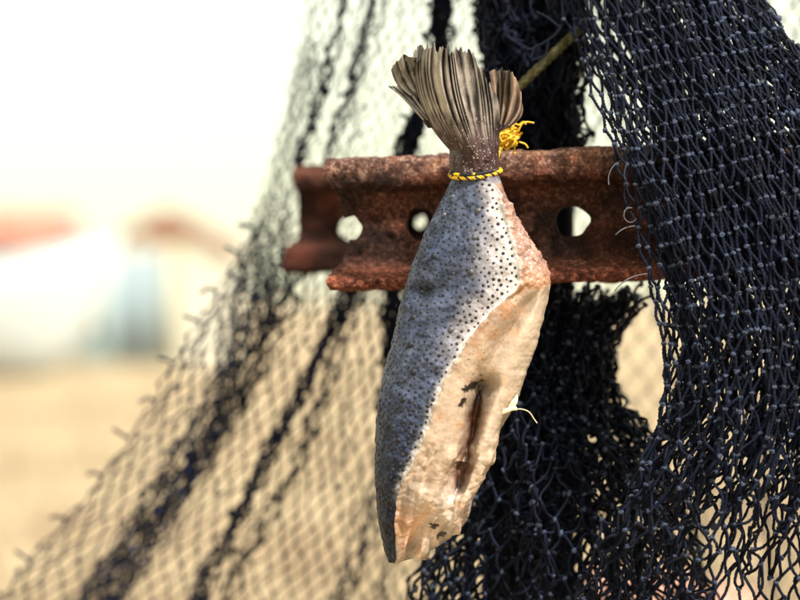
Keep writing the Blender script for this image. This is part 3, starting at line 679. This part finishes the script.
disp = disp + (isfl*up*sstep(185, 200, PY))*(.0020*fbm(q/3.2, 3)+.0014*fbm(q/9, 2))
edge = np.exp(-((PX-XB[:, None])/3.2)**2)*((zone == 0) | (zone == 1))*sstep(182, 200, PY)
disp = disp + .0026*edge*(1+.7*fbm(q/6, 2))
disp = disp - .004*np.exp(-(((PX-424)/16)**2+((PY-291)/9)**2))*(zone == 0)
disp *= (1-.6*np.exp(-((PY-174)/5)**2))*(1-sstep(552, 563, PY)*.7)
V3 = V3+nrm*disp[..., None]
# pigment, with shade from facing also put into the skin tones
def C3(*c): return np.array(c, float)
n1 = fbm(q/30+5, 4); n2 = fbm(q/9, 4); n3 = fbm(q/3.5, 3)
colr = np.zeros(V3.shape)
pale = np.clip(sstep(.46, .95, (PX-XL[:, None])/(XB-XL)[:, None]+.25*n1)*(1-sstep(270, 400, PY+18*n1-(PX-440)*.6))*sstep(172, 192, PY)+.0, 0, 1)  # pale pigment, plus the brightness of front-facing skin put into the colour
lowd = sstep(370, 520, PY+25*n1-(PX-400)*.5)
grey = C3(.050, .060, .098)*(1-lowd[..., None])+C3(.007, .011, .025)*lowd[..., None]  # grey pigment with bluish shade put into it, darkest at the lower left
skin = grey*np.clip(1+1.0*n2+.8*n3, .2, 2.6)[..., None]*(1-pale[..., None])+pale[..., None]*C3(.42, .38, .385)*(1+.4*n2+.25*n3)[..., None]
blot = np.exp(-(((PX-424)/15)**2+((PY-291)/9)**2)); skin *= (1-.9*blot)[..., None]
blue = sstep(-.1, .5, n1)*(1-pale); skin = skin*(1+blue[..., None]*np.array([-.08, .0, .16]))
ped = 1-sstep(168, 184, PY+4*n2)
skin = skin*(1-ped[..., None])+ped[..., None]*C3(.075, .042, .040)*(1+.7*n2[..., None])
rim = np.exp(-((PX-XB[:, None]+2.0+2.5*up)/(4.6+2.0*up))**2)*sstep(184, 200, PY)*(1-sstep(470, 505, PY)); rim = np.clip(rim*(1.1+.9*n2+.6*n3)*(1-.25*sstep(330, 450, PY)), 0, 1)
skin = skin*(1-rim[..., None])+rim[..., None]*C3(.52, .475, .465)
near = C3(.39, .295, .225)*(1+.22*n1[..., None]+.15*n3[..., None])
tan_ = sstep(.0, .4, n2+.25-sstep(290, 400, PY)*.45); near = near*(1-.55*tan_[..., None])+.55*tan_[..., None]*C3(.44, .22, .10)
far = C3(.43, .335, .26)*(1+.14*n1[..., None]+.10*n3[..., None]); far = far*(1-.5*sstep(.15, .5, n2)[..., None])+.5*sstep(.15, .5, n2)[..., None]*C3(.5, .3, .16)
low = sstep(455, 500, PY+12*n2)
lc = C3(.39, .30, .24)*np.clip(1+.5*n2+.9*fib, .25, 1.6)[..., None]; ora = sstep(.05, .4, n1+.35*fib); lc = lc*(1-.65*ora[..., None])+.65*ora[..., None]*C3(.40, .19, .09)
wh = sstep(.1, .35, n3+.5*np.exp(-(((PX-452)/18)**2+((PY-508)/22)**2))-.15); lc = lc*(1-.6*wh[..., None])+.6*wh[..., None]*C3(.5, .42, .37)
spk = sstep(.42, .55, fbm(q/1.6+31, 2))*sstep(.0, .3, n1+.1)*(PY < 400); near = near*(1-.75*spk[..., None]); browned = np.exp(-((PX-XB[:, None]-6)/7)**2)*(1-sstep(330, 420, PY))*(.5+.9*n2); near = near*(1-.6*np.clip(browned*1.3, 0, 1)[..., None]*np.array([.5, .75, .9]))
near = near*(1-low[..., None])+low[..., None]*lc; far = far*(1-low[..., None])+low[..., None]*lc
pink = C3(.31, .185, .15)*(1+.45*n2[..., None]+.5*n3[..., None])
pink = pink*(1-.6*sstep(255, 290, PY)[..., None])+.6*sstep(255, 290, PY)[..., None]*C3(.40, .20, .10)
flesh = np.where((zone == 1)[..., None], near, far)
upf = up[..., None]; flesh = flesh*(1-upf)+pink*upf
slit_dark = np.exp(-((PX-XS[:, None])/(4.6-1.6*sstep(430, 470, PY)+3.4*n2))**2)*sstep(378, 396, PY+6*n2)*(1-sstep(478, 500, PY))   # shade inside the slit, put into the colour
slit_dark = np.clip(slit_dark*1.5, 0, 1); fold = np.exp(-((PX-XS[:, None])/2.4)**2)*sstep(288, 300, PY)*(1-sstep(375, 400, PY))*(.5+.8*n2); flesh = flesh*(1-.5*np.clip(fold, 0, 1)[..., None])+.5*np.clip(fold, 0, 1)[..., None]*C3(.25, .11, .05); flesh = flesh*(1-slit_dark[..., None])+slit_dark[..., None]*C3(.010, .004, .004)  # fold: shading line between near and far wall, put in as dark brown
red = np.exp(-((PX-XS[:, None]+1)/7)**2)*sstep(395, 420, PY)*(1-sstep(470, 500, PY)); flesh = flesh*(1-.4*red[..., None])+.4*red[..., None]*C3(.22, .08, .04)
def blotch(cx, cy, rx, ry, rot, s):
    ca, sa = math.cos(rot), math.sin(rot); X = (PX-cx)*ca+(PY-cy)*sa; Y = -(PX-cx)*sa+(PY-cy)*ca
    return sstep(1.15, .75, 0)*0+1-sstep(.75, 1.1, np.sqrt((X/rx)**2+(Y/ry)**2)+1.0*fbm(q/3+s, 3)+.25*fbm(q/8+s, 2))
bl = np.maximum.reduce([blotch(471, 387, 11, 4.0, -.55, 1), blotch(463, 402, 8, 2.6, -1.0, 2), blotch(434, 527, 5, 4.2, .5, 3), blotch(443, 538, 5.5, 2.4, -.5, 4)])*isfl
flesh = flesh*(1-bl[..., None])+bl[..., None]*C3(.012, .009, .008)
colr = np.where(isfl[..., None]*sstep(176, 190, PY)[..., None] > .5, flesh, skin)
colr[zone == 3] = (C3(.09, .09, .11)*(1+.4*n2[..., None]))[zone == 3]
colr = np.clip(colr, .004, .85)
base = P(476, 174, FY)
fish = thing('fish', base, 'half a dried lumpfish with warty grey skin hanging tail up by yellow twine', 'fish')
F = gridf(NR, NCOL, True)
fm = np.where(isfl[:-1] & (PY[:-1] > 186), 1, 0).ravel()
bot = len(V3.reshape(-1, 3)); capf = [(NR-1)*NCOL+i for i in range(NCOL)]
FF = [tuple(x) for x in F.tolist()]+[tuple(capf), tuple(range(NCOL))[::-1]]
body = mesh('body', V3, FF, [M['skin'], M['flesh']], fish, base, col=colr.reshape(-1, 3), mi=np.concatenate([fm, [1, 0]]))
bm = bmesh.new(); bm.from_mesh(body.data); bmesh.ops.recalc_face_normals(bm, faces=bm.faces); bm.to_mesh(body.data); bm.free()
# tubercles: small dark warts spread over the skin, too many to pick apart; the bony ones singly
def surf(pxq, pyq):
    r = np.clip((pyq-128)/.8, 0, NR-1.01); i = r.astype(int)
    f = np.clip((pxq-XL[i])/(XB[i]-XL[i]), 0.002, .995); aa = np.arccos(1-f)/(math.pi/2)*NA; j = np.clip(aa.astype(int), 0, NA-1)
    return V3[i, j], nrm[i, j], i, j
pts = []
cell = {}
tries = rng.random((36000, 2))*np.array([150, 435])+np.array([374, 128])
for (x, y) in tries:
    xl_ = np.interp(y, py, XL); xb_ = np.interp(y, py, XB)
    if x < xl_+.6 or x > xb_-4 or (168 < y < 179): continue
    md = 4.6 if y > 400 else (3.4 if y < 168 else 5.3)
    md *= .62+.38*min(1, (x-xl_)/25.)
    ci, cj = int(x//7), int(y//7); ok = True
    for di in (-1, 0, 1):
        for dj in (-1, 0, 1):
            for (x2, y2) in cell.get((ci+di, cj+dj), ()):
                if (x-x2)**2+(y-y2)**2 < md*md: ok = False; break
    if ok: cell.setdefault((ci, cj), []).append((x, y)); pts.append((x, y))
pts = np.array(pts)
def domes(pts, rad, hgt):
    p, nn, i, j = surf(pts[:, 0], pts[:, 1]); n = len(p)
    ref = np.tile(np.array([0, 0, 1.]), (n, 1)); t1 = np.cross(nn, ref); t1 /= np.linalg.norm(t1, axis=1, keepdims=True)+1e-9; t2 = np.cross(nn, t1)
    th = np.linspace(0, 2*math.pi, 8, endpoint=False); V = []
    for (rr, hh) in ((1.15, -.35), (.85, .45), (.4, .9)):
        V.append(p[:, None]+rad[:, None, None]*rr*(np.cos(th)[None, :, None]*t1[:, None]+np.sin(th)[None, :, None]*t2[:, None])+(hgt*hh)[:, None, None]*nn[:, None])
    V = np.concatenate(V, 1); f = gridf(3, 8, True); f = np.concatenate([f, np.array([[16, 17, 18, 19], [16, 19, 20, 23], [20, 21, 22, 23]])])
    return V.reshape(-1, 3), (f[None]+(np.arange(n)*24)[:, None, None]).reshape(-1, 4)
n = len(pts); rad = (.00085+.0006*rng.random(n)**1.3)*np.where(pts[:, 1] > 400, 1.3, 1)*np.where(pts[:, 1] < 168, .62, 1)
sel = pts[:, 1] >= 168
o = mesh('tubercles', *domes(pts[sel], rad[sel], rad[sel]*.5), M['dot'], fish, base); o['kind'] = 'stuff'
o = mesh('tail_specks', *domes(pts[~sel], rad[~sel], rad[~sel]*.6), M['bigdot'], fish, base); o['kind'] = 'stuff'
for (x, y, r_) in ((479, 211, 4.2), (475, 238, 4.0), (474, 258, 3.2), (471, 272, 4.6), (470, 301, 4.2), (444, 215, 3.4), (434, 256, 4.6), (414, 318, 4.4), (452, 330, 4.6), (410, 345, 5), (414, 372, 5), (437, 372, 3.0), (404, 400, 4.4), (398, 440, 4), (392, 470, 4), (452, 196, 3.2)):
    rr = np.array([r_*.00058]); mesh('bony_tubercle', *domes(np.array([[x, y]], float), rr, rr*.7), M['bigdot'] if x > 440 else M['dot'], fish, base)
# tail fin: a dried fan with rays
def fan(name, top, bse, ctl, depth, nu, nv, rays, cola, colb, parent, ragged=2.0, seed=0, nray=0, stalk=0):
    u = np.linspace(0, 1, nu); v = np.linspace(0, 1, nv)
    T = np.stack([np.interp(u, [k_[0] for k_ in top], [k_[i] for k_ in top]) for i in (1, 2)], -1)
    B = np.stack([np.interp(u, [0, 1], [bse[0][i], bse[1][i]]) for i in (0, 1)], -1)
    Cc = np.stack([np.interp(u, [k_[0] for k_ in ctl], [k_[i] for k_ in ctl]) for i in (1, 2)], -1)
    T[:, 1] += ragged*vnoise(np.stack([u*nu*.16, 0*u, 0*u+seed], -1)) + ragged*.9*vnoise(np.stack([u*nu*.4, 0*u, 0*u+seed+4], -1))
    vv = v[:, None, None]; G = (1-vv)**2*B[None]+2*vv*(1-vv)*Cc[None]+vv**2*T[None]
    if stalk:                                   # the fan grows out of a round stalk
        v0 = .30; w_ = np.clip((v-v0)/(1-v0), 0, 1)[:, None, None]; G = (1-w_)**2*B[None]+2*w_*(1-w_)*Cc[None]+w_**2*T[None]
        G[..., 1] += (np.clip(1-v/v0, 0, 1)*stalk)[:, None]
        nz2 = vnoise(np.stack([u[None, :]*8+0*v[:, None], v[:, None]*1.5+0*u[None, :], 0*u[None, :]*v[:, None]+31], -1))
        G[..., 0] += 5*nz2*v[:, None]**4; G[..., 1] += 3*np.roll(nz2, 30, 1)*v[:, None]**4
    dep = depth(u[None, :], v[:, None])
    uw = u[None, :]+.030*np.sin(u*19+seed)[None, :]+.012*np.sin(u*47+1)[None, :]+.022*vnoise(np.stack([u[None, :]*9+0*v[:, None], v[:, None]*2.5+0*u[None, :], 0*u[None, :]*v[:, None]+seed], -1))
    ridge = np.abs(np.sin(uw*rays*math.pi))
    dep = dep - .0024*(ridge-.5)*sstep(.28 if stalk else 0, .6 if stalk else .35, v)[:, None]*(1+.8*np.sin(u*11+seed))[None, :] + .0035*vnoise(np.stack([u[None, :]*5+0*v[:, None], v[:, None]*2.2+0*u[None, :], 0*u[None, :]*v[:, None]+seed+5], -1))*v[:, None]
    pt = Pv(G[..., 0], G[..., 1], dep)
    qq = pt*1000; nn = fbm(qq*np.array([.25, .25, .05]), 4)
    k_ = np.clip(ridge**1.8*1.15+.75*nn-.05, 0, 1)[..., None]; vr = sstep(.30 if stalk else .05, .66 if stalk else .45, v[:, None, None]+.12*nn[..., None])
    bro = vnoise(np.stack([u[None, :]*7+0*v[:, None], v[:, None]*1.3+0*u[None, :], 0*u[None, :]*v[:, None]+seed+2], -1))[..., None]
    cc = (colb*(1-k_)+cola*k_)*(1+.45*nn[..., None]+.6*bro); cc = cc*vr+(1-vr)*C3(.042, .023, .023)*(1+.9*nn[..., None])
    th_ = .0007
    back = pt+np.array([0, th_, 0])
    f1 = gridf(nv, nu); f2 = gridf(nv, nu)[:, ::-1]+nv*nu
    bd = np.concatenate([np.arange(nu), np.arange(1, nv)*nu+nu-1, (nv-1)*nu+np.arange(nu-2, -1, -1), np.arange(nv-2, 0, -1)*nu]); b2 = np.roll(bd, -1)
    f3 = np.stack([bd, bd+nv*nu, b2+nv*nu, b2], -1)
    o = mesh(name, np.concatenate([pt.reshape(-1, 3), back.reshape(-1, 3)]), np.concatenate([f1, f2, f3]), M['fin'], parent, base, col=np.clip(np.concatenate([cc.reshape(-1, 3)]*2), .004, .8))
    fan.last = pt
    # separate rays standing proud of the membrane
    for i in range(nray):
        ui = (i+.5)/nray; j = int(round(ui*(nu-1))); pth = pt[int(nv*.16):int(nv*(.93+.06*math.sin(i*2.1))), j]-np.array([0, .0004, 0])
        rr = np.interp(np.linspace(0, 1, len(pth)), [0, .3, 1], [.0007, .0013, .0006])
        vq, fq = tubes(pth[None], rr[None], 6); nn_ = fbm(vq*1000*np.array([.3, .3, .06]), 3)
        mesh('fin_ray', vq, fq, M['fin'], o, base, col=np.clip(cola*.95*(1+.5*nn_[:, None]), .01, .8))
    return o
ca, cb = C3(.30, .26, .225), C3(.014, .010, .011)
fan('tail_fin', [(0, 415, 54), (.09, 420, 42), (.16, 425, 47), (.3, 435, 47), (.45, 447, 49), (.6, 459, 48), (.75, 473, 54), (.88, 486, 75), (1, 497, 100)],
    [(449.5, 150), (499, 150)], [(0, 405, 104), (.12, 410, 99), (.3, 428, 96), (.6, 462, 94), (.85, 489, 104), (1, 501, 116)],
    lambda u, v: FY-.0205*(np.sin(u*math.pi)**.55)+.0022*vnoise(np.stack([u*14+0*v, v*9+0*u, 0*u*v], -1))*(v < .5)-.010*v*np.sin(u*math.pi)+.016*v*(1-u)**3+.004*np.sin(u*9+v*2)*v + .010*v*v*(u > 2), 240, 100, 16, ca, cb, fish, 3.6, 3, 0, 25)
G_ = fan.last; gn = np.cross(np.gradient(G_, axis=0), np.gradient(G_, axis=1)); gn /= np.linalg.norm(gn, axis=2, keepdims=True); gn *= np.where(gn[..., 1:2] > 0, -1, 1)
I_ = np.clip((rng.random(260)**.9*.55*100).astype(int)+2, 0, 99); J_ = rng.integers(4, 236, 260)
_s = surf; surf = lambda a_, b_: (G_[I_, J_], gn[I_, J_], 0, 0)
rr = .0003+.00045*rng.random(260)**2; o = mesh('tail_specks', *domes(np.zeros((260, 2)), rr, rr*.6), M['speck'], fish, base); o['kind'] = 'stuff'; surf = _s
fan('fin_lobe', [(0, 388, 86), (.5, 394, 86), (1, 413, 80)], [(428, 128), (440, 128)], [(0, 410, 102), (1, 414, 100)],
    lambda u, v: FY+.004+.022*v-.006*np.sin(v*math.pi)+.003*u, 40, 40, 3, C3(.26, .23, .21), C3(.03, .025, .025), fish, 1.2, 5, 3)
fan('fin_lobe', [(0, 391, 70), (.35, 397, 60), (.7, 404, 56), (1, 417, 58)], [(416, 100), (424, 92)], [(0, 396, 92), (1, 414, 74)],
    lambda u, v: FY+.010+.022*v*np.cos(v*2.2)-.010*np.sin(u*3.1)*v, 40, 40, 3, C3(.29, .27, .26), C3(.03, .027, .028), fish, 1.4, 6, 3)
fan('fin_lobe', [(0, 489, 71), (.25, 498, 70), (.45, 504, 68), (.65, 511, 74), (.82, 519, 82), (1, 522, 101)], [(494, 137), (503, 130)], [(0, 496, 104), (.5, 506, 106), (1, 528, 120)],
    lambda u, v: FY+.002+.012*v+.012*np.sin(u*6.2)*v-.006*u, 70, 44, 5, C3(.22, .15, .11), C3(.03, .018, .015), fish, 2.4, 8, 5)
# shred of dry skin with a hair-thin fibre at the right edge
q = catmull(np.array([P(489, 419, FY-.021), P(497, 415, FY-.025), P(506, 411, FY-.026), P(513, 408, FY-.024), P(517, 410, FY-.023)]), np.linspace(0, 4, 24))
mesh('dry_shred', *tubes(q[None], np.interp(np.linspace(0, 1, 24), [0, .3, .8, 1], [.0003, .0016, .0022, .0006])[None], 8), M['shred'], fish, base)
q = catmull(np.array([P(510, 408, FY-.024), P(515, 401, FY-.023), P(517, 395, FY-.021)]), np.linspace(0, 2, 14))
mesh('dry_shred', *tubes(q[None], np.interp(np.linspace(0, 1, 14), [0, .4, 1], [.0022, .0026, .0005])[None], 8), M['shred'], fish, base)
q = catmull(np.array([P(508, 411, FY-.025), P(520, 409, FY-.026), P(529, 412, FY-.025), P(534, 419, FY-.024), P(537, 423, FY-.023)]), np.linspace(0, 4, 30))
mesh('fibre', *tubes(q[None], .0004, 5), M['shred'], fish, base)

# ---------------------------------------------------------------- yellow twine
tb = P(510, 140, .03)
tw = thing('twine', tb, 'bright yellow and black twine tied round the fish tail and rail', 'twine')
th = np.linspace(0, 2*math.pi, 90); cx, cy = 475.5, 172.5
def laid(path, r, m, nm='strand', m3=None):
    p = np.asarray(path); s = np.concatenate([[0], np.cumsum(np.linalg.norm(np.diff(p, axis=0), axis=1))])
    t_ = np.gradient(p, axis=0); t_ /= np.linalg.norm(t_, axis=1, keepdims=True); a_ = np.cross(t_, np.array([.1, .2, 1.])); a_ /= np.linalg.norm(a_, axis=1, keepdims=True); b_ = np.cross(t_, a_)
    for k_ in range(3):
        an = s*900+k_*2.094
        pk = p+r*.62*(np.cos(an)[:, None]*a_+np.sin(an)[:, None]*b_)
        mesh(nm, *tubes(pk[None], r*.62, 7), m3 if (k_ == 2 and m3) else m, tw, tb)
ring = np.array([P(cx+25.5*math.cos(x), cy+(-2.5*math.cos(x))+5*math.sin(x)*(1 if math.sin(x) > 0 else .4), FY-.0215*math.sin(x)) for x in th])
laid(catmull(ring, np.linspace(0, 89, 300)), .0014, M['yellow_fray'], m3=M['flecked'])
ring2 = ring[10:44]+np.array([0, -.001, .0027])
laid(catmull(ring2, np.linspace(0, 33, 140)), .0009, M['flecked'])
tail = catmull(np.array([P(494, 170, FY+.012), P(497, 160, .012), P(500, 150, .022), P(505, 143, .032)]), np.linspace(0, 3, 60)); laid(tail, .0014, M['yellow_fray'])
r_ = random.Random(5)
for i in range(46):                          # frayed knot sitting on the rail head
    c0 = P(508+r_.gauss(0, 5), 137+r_.gauss(0, 5), .030+r_.gauss(0, .006)); pts = [c0]; d_ = np.array([r_.gauss(0, 1) for _ in range(3)])
    for k_ in range(7):
        d_ = d_+np.array([r_.gauss(0, .8) for _ in range(3)]) - 40*(pts[-1]-P(509, 137, .03)); d_ /= np.linalg.norm(d_); pts.append(pts[-1]+d_*.0032)
    mesh('fibre', *tubes(catmull(np.array(pts), np.linspace(0, 7, 26))[None], .0005+.0006*r_.random(), 5), M['yellow_fray'], tw, tb)
kn = ICV*(1+.25*vnoise(ICV*2.3+4))[:, None]*np.array([.0075, .006, .0062])+P(509, 138, .03)
mesh('knot', kn, ICF, M['yellow_fray'], tw, tb)
for e in ([(518, 132), (522, 124), (527, 122), (534, 123)], [(519, 142), (525, 144), (528, 148)], [(506, 128), (508, 124), (514, 123)]):
    mesh('loose_end', *tubes(catmull(np.array([P(x, y, .026) for x, y in e]), np.linspace(0, len(e)-1, 20))[None], .0007, 6), M['yellow_fray'], tw, tb)
